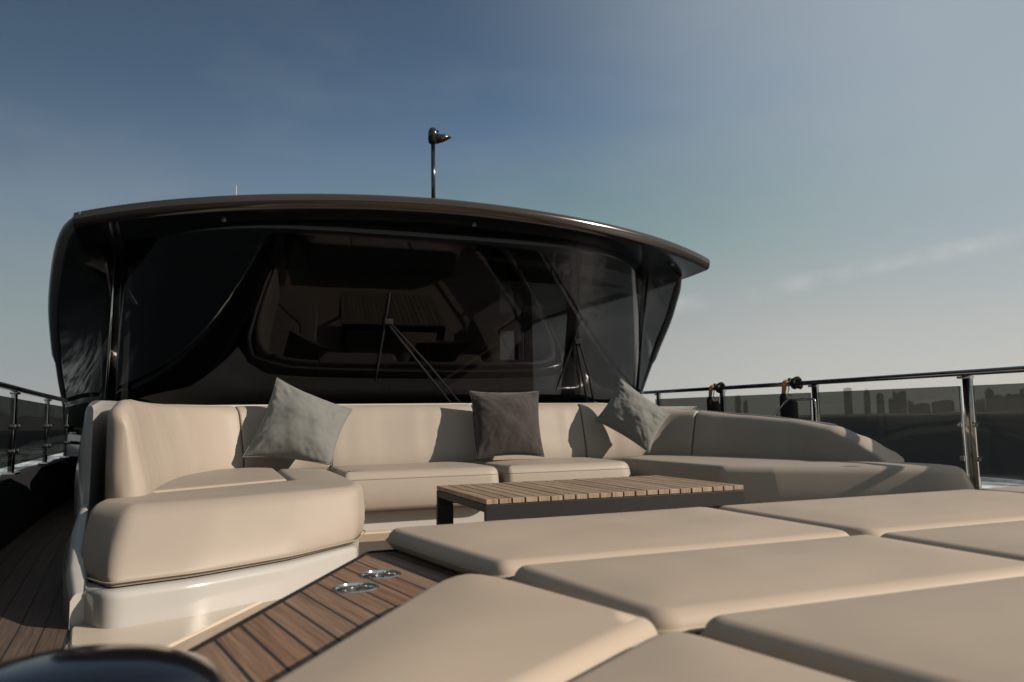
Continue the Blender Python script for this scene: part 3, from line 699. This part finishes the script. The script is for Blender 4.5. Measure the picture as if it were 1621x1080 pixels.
# beige dash crescent, helm seats
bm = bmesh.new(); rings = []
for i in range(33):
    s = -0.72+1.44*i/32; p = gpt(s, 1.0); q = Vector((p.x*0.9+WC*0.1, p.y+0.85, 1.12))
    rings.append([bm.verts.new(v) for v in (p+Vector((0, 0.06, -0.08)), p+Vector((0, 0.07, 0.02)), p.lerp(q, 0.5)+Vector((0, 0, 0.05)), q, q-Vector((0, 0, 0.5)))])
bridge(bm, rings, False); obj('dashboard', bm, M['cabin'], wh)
for cx in (0.9, 2.4):
    bm = bmesh.new(); box(bm, (cx, 9.9, 0.95), (0.6, 0.55, 0.16), bevel=0.05); box(bm, (cx, 10.2, 1.5), (0.58, 0.16, 1.0), Matrix.Rotation(R(-10), 3, 'X'), bevel=0.06); box(bm, (cx, 9.95, 0.55), (0.16, 0.16, 0.66))
    obj('helm_seat', bm, M['cabin_beige'], wh, smooth=True, auto=40)
# wipers
def gon(x, z, d=-0.05):
    s = (x-WC)/3.05; return gpt(s, z)+Vector((0, d, 0))
for bx, tx, tz, b0, b1 in ((2.235, 1.50, 1.80, (1.52, 2.08), (1.44, 1.22)), (3.85, 3.62, 1.66, (3.66, 1.86), (3.42, 1.14)), (0.35, -0.25, 1.62, (-0.22, 1.84), (-0.32, 1.15))):
    if bx < 1: continue
    wp = thing('wiper', 'black twin arm wiper parked at the %s of the windshield' % ('middle' if bx < 3 else 'far shaded side'), 'wiper', 'windshield wipers')
    bm = bmesh.new()
    tube(bm, [gon(bx, 0.99), gon((bx+tx)/2, (0.99+tz)/2), gon(tx, tz)], 0.013, 8)
    tube(bm, [gon(bx+0.10, 0.99), gon((bx+tx)/2+0.09, (0.99+tz)/2), gon(tx+0.05, tz-0.02)], 0.011, 8)
    obj('arm', bm, M['rubber'], wp)
    bm = bmesh.new(); pts = [gon(b0[0]+(b1[0]-b0[0])*k/6, b0[1]+(b1[1]-b0[1])*k/6, -0.03) for k in range(7)]
    tube(bm, pts, [0.006, 0.011, 0.011, 0.012, 0.011, 0.011, 0.006], 8); obj('blade', bm, M['rubber'], wp)
    bm = bmesh.new(); box(bm, gon(bx+0.05, 0.985), (0.16, 0.05, 0.05), bevel=0.01); obj('pivot', bm, M['black'], wp)
    bm = bmesh.new(); box(bm, gon(tx+0.02, tz), (0.09, 0.05, 0.06), bevel=0.01); obj('blade_clip', bm, M['rubber'], wp)
# small soffit lamps
for s in (-0.62, 0.09, 0.86):
    bm = bmesh.new(); lathe(bm, [(0.0005, -0.012), (0.016, -0.012), (0.024, 0.0), (0.024, 0.012)], (browX(s), browY(s)+0.30, browZ(s)-0.155), 16); obj('soffit_light', bm, M['lens'], wh)

# mast with camera dome and hooded lamp
mast = thing('mast', 'thin black pole on the roof carrying a dome and a hooded lamp', 'mast', loc=(2.052, 7.6, 2.9))
bm = bmesh.new(); tube(bm, [(0, 0, -0.02), (0, 0, 0.5), (0, 0, 0.91)], 0.0225, 16); obj('pole', bm, M['black'], mast)
bm = bmesh.new(); tube(bm, [(0, 0, 0.0), (0, 0, 0.03)], 0.06, 20); obj('foot', bm, M['black'], mast)
bm = bmesh.new(); lathe(bm, [(0.0225, 0.86), (0.045, 0.875), (0.052, 0.90), (0.052, 0.935), (0.05, 0.95)], (0, 0, 0), 24); obj('collar', bm, M['rubber'], mast)
bm = bmesh.new(); lathe(bm, [(0.05, 0.95), (0.053, 0.975), (0.048, 1.005), (0.034, 1.03), (0.016, 1.043), (0.0005, 1.046)], (0, 0, 0), 24); obj('dome', bm, M['black'], mast)
bm = bmesh.new()
hood = [(0.01, 0.975, 0.055), (0.07, 0.982, 0.065), (0.13, 0.980, 0.060), (0.185, 0.968, 0.032), (0.205, 0.960, 0.008)]
rings = []
for x, zt, hw in hood:
    d = 0.105*(1-(max(0, x-0.01)/0.197)**2.2)+0.006
    rings.append([bm.verts.new((x, hw*math.cos(a)*1.0, zt-d*0.5+(d*0.5 if math.sin(a) > 0 else d*0.5)*math.sin(a))) for a in [2*math.pi*k/14 for k in range(14)]])
bridge(bm, rings, True); bm.faces.new(rings[0]); bm.faces.new(rings[-1]); obj('lamp_hood', bm, M['black'], mast)
bm = bmesh.new(); r_ = bmesh.ops.create_uvsphere(bm, u_segments=12, v_segments=8, radius=0.016)
for v in r_['verts']: v.co += Vector((0.048, -0.03, 1.0))
obj('lens', bm, M['lens'], mast)
an = thing('antenna', 'short thin white antenna rising behind the brow', 'antenna', loc=(0.106, 9.0, 2.85))
bm = bmesh.new(); tube(bm, [(0, 0, -0.05), (0, 0, 0.3), (0, 0, 0.69)], [0.012, 0.008, 0.006], 8); obj('whip', bm, M['gel'], an)
bm = bmesh.new(); tube(bm, [(0, 0, -0.06), (0, 0, 0.03)], 0.03, 12); obj('foot', bm, M['black'], an)

# ------------------------------------------------------------------ guard rails
def railing(side, posts, y0, y1, ztop, zgl, zgb, label):
    rl = thing('guard_rail', label, 'railing', 'guard rails along the yacht sides')
    X = lambda y: CL+side*(half(y)+0.02)
    bm = bmesh.new(); ysr = [y0+(y1-y0)*k/60 for k in range(61)]
    tube(bm, [(X(y), y, ztop(y)) for y in ysr], 0.024, 14); obj('top_rail', bm, M['steel'], rl)
    for i, y in enumerate(posts):
        bm = bmesh.new(); cap = caph(y, side); h = ztop(y)-cap
        box(bm, (X(y), y-0.018, cap+h/2-0.01), (0.030, 0.072, h-0.02), bevel=0.003)
        box(bm, (X(y), y+0.052, cap+h/2-0.05), (0.016, 0.012, h-0.10), bevel=0.002)
        box(bm, (X(y), y, ztop(y)-0.035), (0.05, 0.11, 0.018), bevel=0.003)
        box(bm, (X(y), y, cap+0.012), (0.09, 0.17, 0.022), bevel=0.004)
        for zz in (0.30, 0.62):
            for dy in (-0.062, 0.062): box(bm, (X(y)-side*0.008, y+dy, cap+h*zz*0.9), (0.05, 0.026, 0.04), bevel=0.005)
        obj('post', bm, M['steel'], rl, smooth=True, auto=30)
    for a, b in zip(posts, posts[1:]):
        bm = bmesh.new(); rows = []
        for k in range(9):
            y = a+0.065+(b-a-0.13)*k/8
            rows.append([bm.verts.new((X(y)+side*t, y, z)) for t, z in ((-0.006, zgb), (-0.006, zgl(y)), (0.006, zgl(y)), (0.006, zgb))])
        bridge(bm, rows, True); bm.faces.new(rows[0]); bm.faces.new(rows[-1])
        obj('glass_panel', bm, M['rail_glass'], rl, smooth=False)
zr = lambda y: 1.115+0.012*max(0, y-3.7)
railing(1, [-1.2, 0.6, 2.42, 4.23, 6.07, 7.75, 9.35], -1.6, 9.9, zr, lambda y: zr(y)-0.10, 0.33, 'steel top rail with smoked glass panels along the shaded right side, city beyond')
zl = lambda y: 1.115+0.003*max(0, y-6)
railing(-1, [-1.2, 0.6, 2.42, 3.6, 5.2, 6.8, 8.62, 10.2], -1.6, 10.25, zl, lambda y: zl(y)-0.075, 0.535, 'steel top rail with smoked glass panels along the left side deck')

# fender straps on the right rail
for y, lab in ((6.42, 'black fender and tan strap hooked over the rail beside the near grab rail'), (7.85, 'black fender and tan strap hooked over the rail nearest the wheelhouse')):
    x = CL+half(y)+0.02-0.0; z = zr(y)
    f = thing('fender', lab, 'fender', 'fenders hung on the right rail', (x-0.1, y, z))
    bm = bmesh.new(); tube(bm, [(0.0, -0.10, -0.16), (0, -0.10, -0.2), (0, -0.10, -0.62), (0, -0.10, -0.68)], [0.03, 0.062, 0.062, 0.03], 16); obj('fender_body', bm, M['rubber'], f)
    bm = bmesh.new(); tube(bm, [(0.02, 0.04, -0.10), (0.02, 0.04, -0.14), (0.02, 0.04, -0.60), (0.02, 0.04, -0.66)], [0.02, 0.038, 0.038, 0.02], 16); obj('fender_body', bm, M['rubber'], f)
    bm = bmesh.new()
    for k in range(3):
        pts = [(0.1+0.055*math.cos(a)*(1-0.1*k), -0.09+0.02*k+0.006*math.sin(3*a), 0.0+0.058*math.sin(a)*(1-0.1*k)) for a in [R(-60)+R(300)*i/20 for i in range(21)]]
        tube(bm, pts, 0.017, 8)
    obj('strap_roll', bm, M['rubber'], f)
    bm = bmesh.new()
    for j in range(2):
        pts = [(0.1-0.005+0.05*math.cos(a), 0.02+0.04*j, 0.04*math.sin(a)) for a in [R(0)+R(180)*i/10 for i in range(11)]] + [(0.035, 0.03+0.03*j, -0.08), (0.02, 0.035+0.02*j, -0.20)]
        tube(bm, pts, 0.013, 8)
    obj('strap', bm, M['strap'], f)
    bm = bmesh.new(); box(bm, (0.055, -0.035, 0.035), (0.03, 0.04, 0.05), bevel=0.008); tube(bm, [(0.04, -0.03, -0.02), (0.02, -0.05, -0.06), (0.03, -0.02, -0.10), (0.05, -0.05, -0.13)], 0.006, 8); obj('buckle', bm, M['steel'], f)
# grab rail on the coaming
gr = thing('grab_rail', 'bent polished steel grab rail behind the swept end of the sofa', 'grab rail', loc=(5.15, 5.85, 0))
gp = catmull([(-0.03, 0.32, 0.60), (-0.02, 0.28, 0.80), (0, 0.20, 0.90), (0, 0.10, 0.962), (0, 0.0, 0.966), (0, -0.22, 0.963), (0, -0.262, 0.93), (0, -0.27, 0.78), (0, -0.27, 0.56)], 6)
bm = bmesh.new(); tube(bm, gp, 0.011, 10); obj('bar', bm, M['steel'], gr)
for yy in (0.32, -0.27):
    bm = bmesh.new(); tube(bm, [(0, yy, 0.0), (0, yy, 0.60)], 0.018, 10); obj('stanchion', bm, M['steel'], gr)

# ------------------------------------------------------------------ sea, shore, city
SEA = -2.6
sea = bpy.data.materials.new('sea_water'); sea.use_nodes = True; t = sea.node_tree; b = t.nodes['Principled BSDF']
nn, ln = t.nodes.new, t.links.new
b.inputs['Base Color'].default_value = (0.010, 0.022, 0.032, 1); b.inputs['Roughness'].default_value = 0.16; b.inputs['IOR'].default_value = 1.33; b.inputs['Specular IOR Level'].default_value = 0.0
g_ = nn('ShaderNodeNewGeometry'); bprev = None
for sc_, dist_, det in ((0.09, 1.1, 3), (0.5, 0.35, 4), (2.6, 0.09, 4)):
    n_ = nn('ShaderNodeTexNoise'); n_.inputs['Scale'].default_value = sc_; n_.inputs['Detail'].default_value = det; n_.inputs['Distortion'].default_value = 0.4
    ln(g_.outputs['Position'], n_.inputs['Vector'])
    bp = nn('ShaderNodeBump'); bp.inputs['Strength'].default_value = 1.0; bp.inputs['Distance'].default_value = dist_
    ln(n_.outputs[0], bp.inputs['Height'])
    if bprev: ln(bprev.outputs[0], bp.inputs['Normal'])
    bprev = bp
ln(bprev.outputs[0], b.inputs['Normal'])
# foam of the yacht's own wake, streaked fore and aft
sp_ = nn('ShaderNodeSeparateXYZ'); ln(g_.outputs['Position'], sp_.inputs[0])
dx = nn('ShaderNodeMath'); dx.operation = 'SUBTRACT'; dx.inputs[1].default_value = 2.0; ln(sp_.outputs[0], dx.inputs[0])
ax = nn('ShaderNodeMath'); ax.operation = 'ABSOLUTE'; ln(dx.outputs[0], ax.inputs[0])
bd = nn('ShaderNodeMapRange'); bd.interpolation_type = 'SMOOTHSTEP'; bd.inputs[1].default_value = 40; bd.inputs[2].default_value = 30; ln(ax.outputs[0], bd.inputs[0])
mpf = nn('ShaderNodeMapping'); mpf.inputs['Scale'].default_value = (0.45, 0.13, 1); ln(g_.outputs['Position'], mpf.inputs[0])
nf = nn('ShaderNodeTexNoise'); nf.inputs['Scale'].default_value = 1.0; nf.inputs['Detail'].default_value = 8; nf.inputs['Roughness'].default_value = 0.7; ln(mpf.outputs[0], nf.inputs['Vector'])
fm = nn('ShaderNodeMapRange'); fm.inputs[1].default_value = 0.44; fm.inputs[2].default_value = 0.64; ln(nf.outputs[0], fm.inputs[0])
by = nn('ShaderNodeMapRange'); by.inputs[1].default_value = 14; by.inputs[2].default_value = 19; ln(sp_.outputs[1], by.inputs[0])
f0 = nn('ShaderNodeMath'); f0.operation = 'MULTIPLY'; ln(bd.outputs[0], f0.inputs[0]); ln(by.outputs[0], f0.inputs[1])
ff = nn('ShaderNodeMath'); ff.operation = 'MULTIPLY'; ln(fm.outputs[0], ff.inputs[0]); ln(f0.outputs[0], ff.inputs[1])
cmx = nn('ShaderNodeMix'); cmx.data_type = 'RGBA'; ln(ff.outputs[0], cmx.inputs[0]); cmx.inputs[6].default_value = (0.010, 0.022, 0.032, 1); cmx.inputs[7].default_value = (0.55, 0.62, 0.64, 1)
ln(cmx.outputs[2], b.inputs['Base Color'])
rmx = nn('ShaderNodeMapRange'); rmx.inputs[3].default_value = 0.16; rmx.inputs[4].default_value = 0.8; ln(ff.outputs[0], rmx.inputs[0]); ln(rmx.outputs[0], b.inputs['Roughness'])
df = nn('ShaderNodeBsdfGlossy'); df.inputs['Roughness'].default_value = 0.55; ln(bprev.outputs[0], df.inputs['Normal'])
lw = nn('ShaderNodeFresnel'); lw.inputs[0].default_value = 1.33; ln(bprev.outputs[0], lw.inputs['Normal'])
lm = nn('ShaderNodeMath'); lm.operation = 'MINIMUM'; lm.inputs[1].default_value = 0.10; ln(lw.outputs[0], lm.inputs[0])
ms = nn('ShaderNodeMixShader'); ln(lm.outputs[0], ms.inputs[0]); ln(b.outputs[0], ms.inputs[1]); ln(df.outputs[0], ms.inputs[2]); ln(ms.outputs[0], t.nodes['Material Output'].inputs['Surface'])
bm = bmesh.new(); RS = 6500
vs = [bm.verts.new((x, y, SEA)) for x, y in ((-RS, -RS), (RS, -RS), (RS, RS), (-RS, RS))]; bm.faces.new(vs)
obj('sea', bm, sea, kind='structure', smooth=False)
# far shore
def shore(name, pts, hmax, seed, material):
    bm = bmesh.new(); rings = []
    for i, (x, y) in enumerate(pts):
        d = Vector((x, y)).normalized(); h = hmax*(0.55+0.45*noise.noise(Vector((i*0.37, seed, 0))))
        rings.append([bm.verts.new((x+d.x*q, y+d.y*q, SEA-0.5+max(0, hh))) for q, hh in ((0, 0), (15, h*0.5), (90, h), (400, h*0.9), (600, 0))])
    bridge(bm, rings, False)
    obj(name, bm, material, kind='structure')
land = mat('shore_land', (0.07, 0.075, 0.07), 0.9, noise_amt=0.3, noise_scale=0.02)
def arc(R_, a0, a1, n): return [(R_*math.sin(R(a0+(a1-a0)*k/n)), R_*math.cos(R(a0+(a1-a0)*k/n))) for k in range(n+1)]
shore('shore', arc(3300, 34, 70, 60), 16, 1.0, land)
shore('headland', arc(2000, -18, -2, 40), 62, 5.0, land)
# towers
def tower_mat(name, col):
    m = bpy.data.materials.new(name); m.use_nodes = True; t = m.node_tree; b = t.nodes['Principled BSDF']
    c = t.nodes.new('ShaderNodeTexCoord'); br = t.nodes.new('ShaderNodeTexBrick'); mp_ = t.nodes.new('ShaderNodeMapping')
    mp_.inputs['Rotation'].default_value = (R(90), 0, 0)
    t.links.new(c.outputs['Object'], mp_.inputs[0]); t.links.new(mp_.outputs[0], br.inputs[0])
    br.inputs['Color1'].default_value = (*[v*0.45 for v in col], 1); br.inputs['Color2'].default_value = (*[v*0.6 for v in col], 1); br.inputs['Mortar'].default_value = (*col, 1)
    br.inputs['Scale'].default_value = 1.0; br.inputs['Brick Width'].default_value = 4.0; br.inputs['Row Height'].default_value = 3.6; br.inputs['Mortar Size'].default_value = 0.6; br.offset = 0
    t.links.new(br.outputs[0], b.inputs['Base Color']); b.inputs['Roughness'].default_value = 0.4
    return m
TM = [tower_mat('tower_facade_%s' % n, c) for n, c in (('grey', (0.15, 0.16, 0.17)), ('tan', (0.17, 0.16, 0.15)), ('blue', (0.11, 0.13, 0.15)))]
TW = [(2129, 2778, 96, 25, 'flat', 'left of two faint far towers beyond the railing near the wheelhouse'),
      (2154, 2759, 78, 20, 'step', 'right of two faint far towers beyond the railing near the wheelhouse'),
      (2465, 2485, 116, 32, 'flat', 'broad flat topped tower standing alone, leftmost of the main skyline'),
      (2516, 2433, 111, 24, 'point', 'slim tower with a stepped point, second from the left of the main skyline'),
      (2550, 2398, 93, 29, 'round', 'tower with a rounded top, third from the left of the main skyline'),
      (2576, 2369, 66, 18, 'flat', 'lower shoulder block on the left flank of the twin towers'),
      (2590, 2354, 102, 23, 'slant', 'left of the twin tall towers in the skyline cluster'),
      (2606, 2336, 96, 26, 'flat', 'right of the twin tall towers in the skyline cluster'),
      (2624, 2316, 61, 21, 'slant', 'sloping topped block just right of the twin towers'),
      (2649, 2288, 48, 64, 'step', 'long low block filling the skyline gap right of the sloping block'),
      (2682, 2249, 49, 28, 'flat', 'small low block left of the near rail post'),
      (2706, 2219, 58, 53, 'round', 'wide low hump roofed block directly behind the near rail post'),
      (2759, 2153, 51, 20, 'flat', 'low block just right of the near rail post'),
      (2773, 2136, 57, 25, 'step', 'stepped low block between the rail post and the tall right tower'),
      (2784, 2121, 64, 12, 'point', 'needle thin block beside the tall right tower'),
      (2798, 2103, 100, 30, 'point', 'tall crowned tower right of the near rail post'),
      (2815, 2080, 70, 29, 'flat', 'mid height slab against the right side of the crowned tower'),
      (2832, 2056, 76, 34, 'step', 'wide stepped slab in the right hand skyline block'),
      (2848, 2034, 71, 27, 'flat', 'flat slab next to the tower at the right edge'),
      (2862, 2014, 94, 24, 'round', 'round topped tower at the right edge of the view')]
for i, (x, y, h, w_, kind, lab) in enumerate(TW):
    tw = thing('tower', lab, 'tower', 'towers of the far city skyline', (x, y, SEA))
    tw.rotation_euler.z = -math.atan2(x, y)
    mm_ = TM[i % 3]; bm = bmesh.new(); d = max(18, w_*0.8); k = {'flat': 1.0, 'step': 0.86, 'point': 0.88, 'round': 0.86, 'slant': 0.84}[kind]
    box(bm, (0, d/2, h*k/2), (w_, d, h*k)); obj('shaft', bm, mm_, tw, smooth=False)
    bm = bmesh.new()
    if kind == 'flat': box(bm, (0.1*w_, d/2, h*k+1.5), (w_*0.5, d*0.5, 3))
    elif kind == 'step': box(bm, (0.12*w_, d/2, h*0.91), (w_*0.6, d*0.6, h*0.10)); box(bm, (0.15*w_, d/2, h*0.98), (w_*0.3, d*0.4, h*0.04))
    elif kind == 'point': box(bm, (0, d/2, h*0.91), (w_*0.7, d*0.7, h*0.06)); box(bm, (0, d/2, h*0.96), (w_*0.4, d*0.4, h*0.05)); tube(bm, [(0, d/2, h*0.98), (0, d/2, h*1.05)], [1.2, 0.3], 6)
    elif kind == 'round':
        rings = [[bm.verts.new((w_/2*math.cos(a), yy, h*k+h*(1-k)*math.sin(a))) for a in [math.pi*q/12 for q in range(13)]] for yy in (0, d)]
        bridge(bm, rings, False); bm.faces.new(rings[0]); bm.faces.new(rings[1])
    else:
        rings = [[bm.verts.new(v) for v in ((-w_/2, yy, h*k), (w_/2, yy, h*k), (w_/2, yy, h*k+1), (-w_/2, yy, h))] for yy in (0, d)]
        bridge(bm, rings, True); bm.faces.new(rings[0]); bm.faces.new(rings[1])
    obj('crown', bm, mm_, tw, smooth=False)

# ------------------------------------------------------------------ haze
HAZE = 0.00015
hz = bpy.data.materials.new('haze'); hz.use_nodes = True; t = hz.node_tree; t.nodes.clear()
o_ = t.nodes.new('ShaderNodeOutputMaterial'); v_ = t.nodes.new('ShaderNodeVolumePrincipled')
v_.inputs['Color'].default_value = (0.80, 0.80, 0.78, 1); v_.inputs['Density'].default_value = HAZE; v_.inputs['Anisotropy'].default_value = 0.2
t.links.new(v_.outputs[0], o_.inputs['Volume'])
bm = bmesh.new(); box(bm, (0, 0, (SEA-1+160)/2), (2*RS+40, 2*RS+40, 160-(SEA-1)))
obj('haze', bm, hz, kind='stuff', smooth=False)
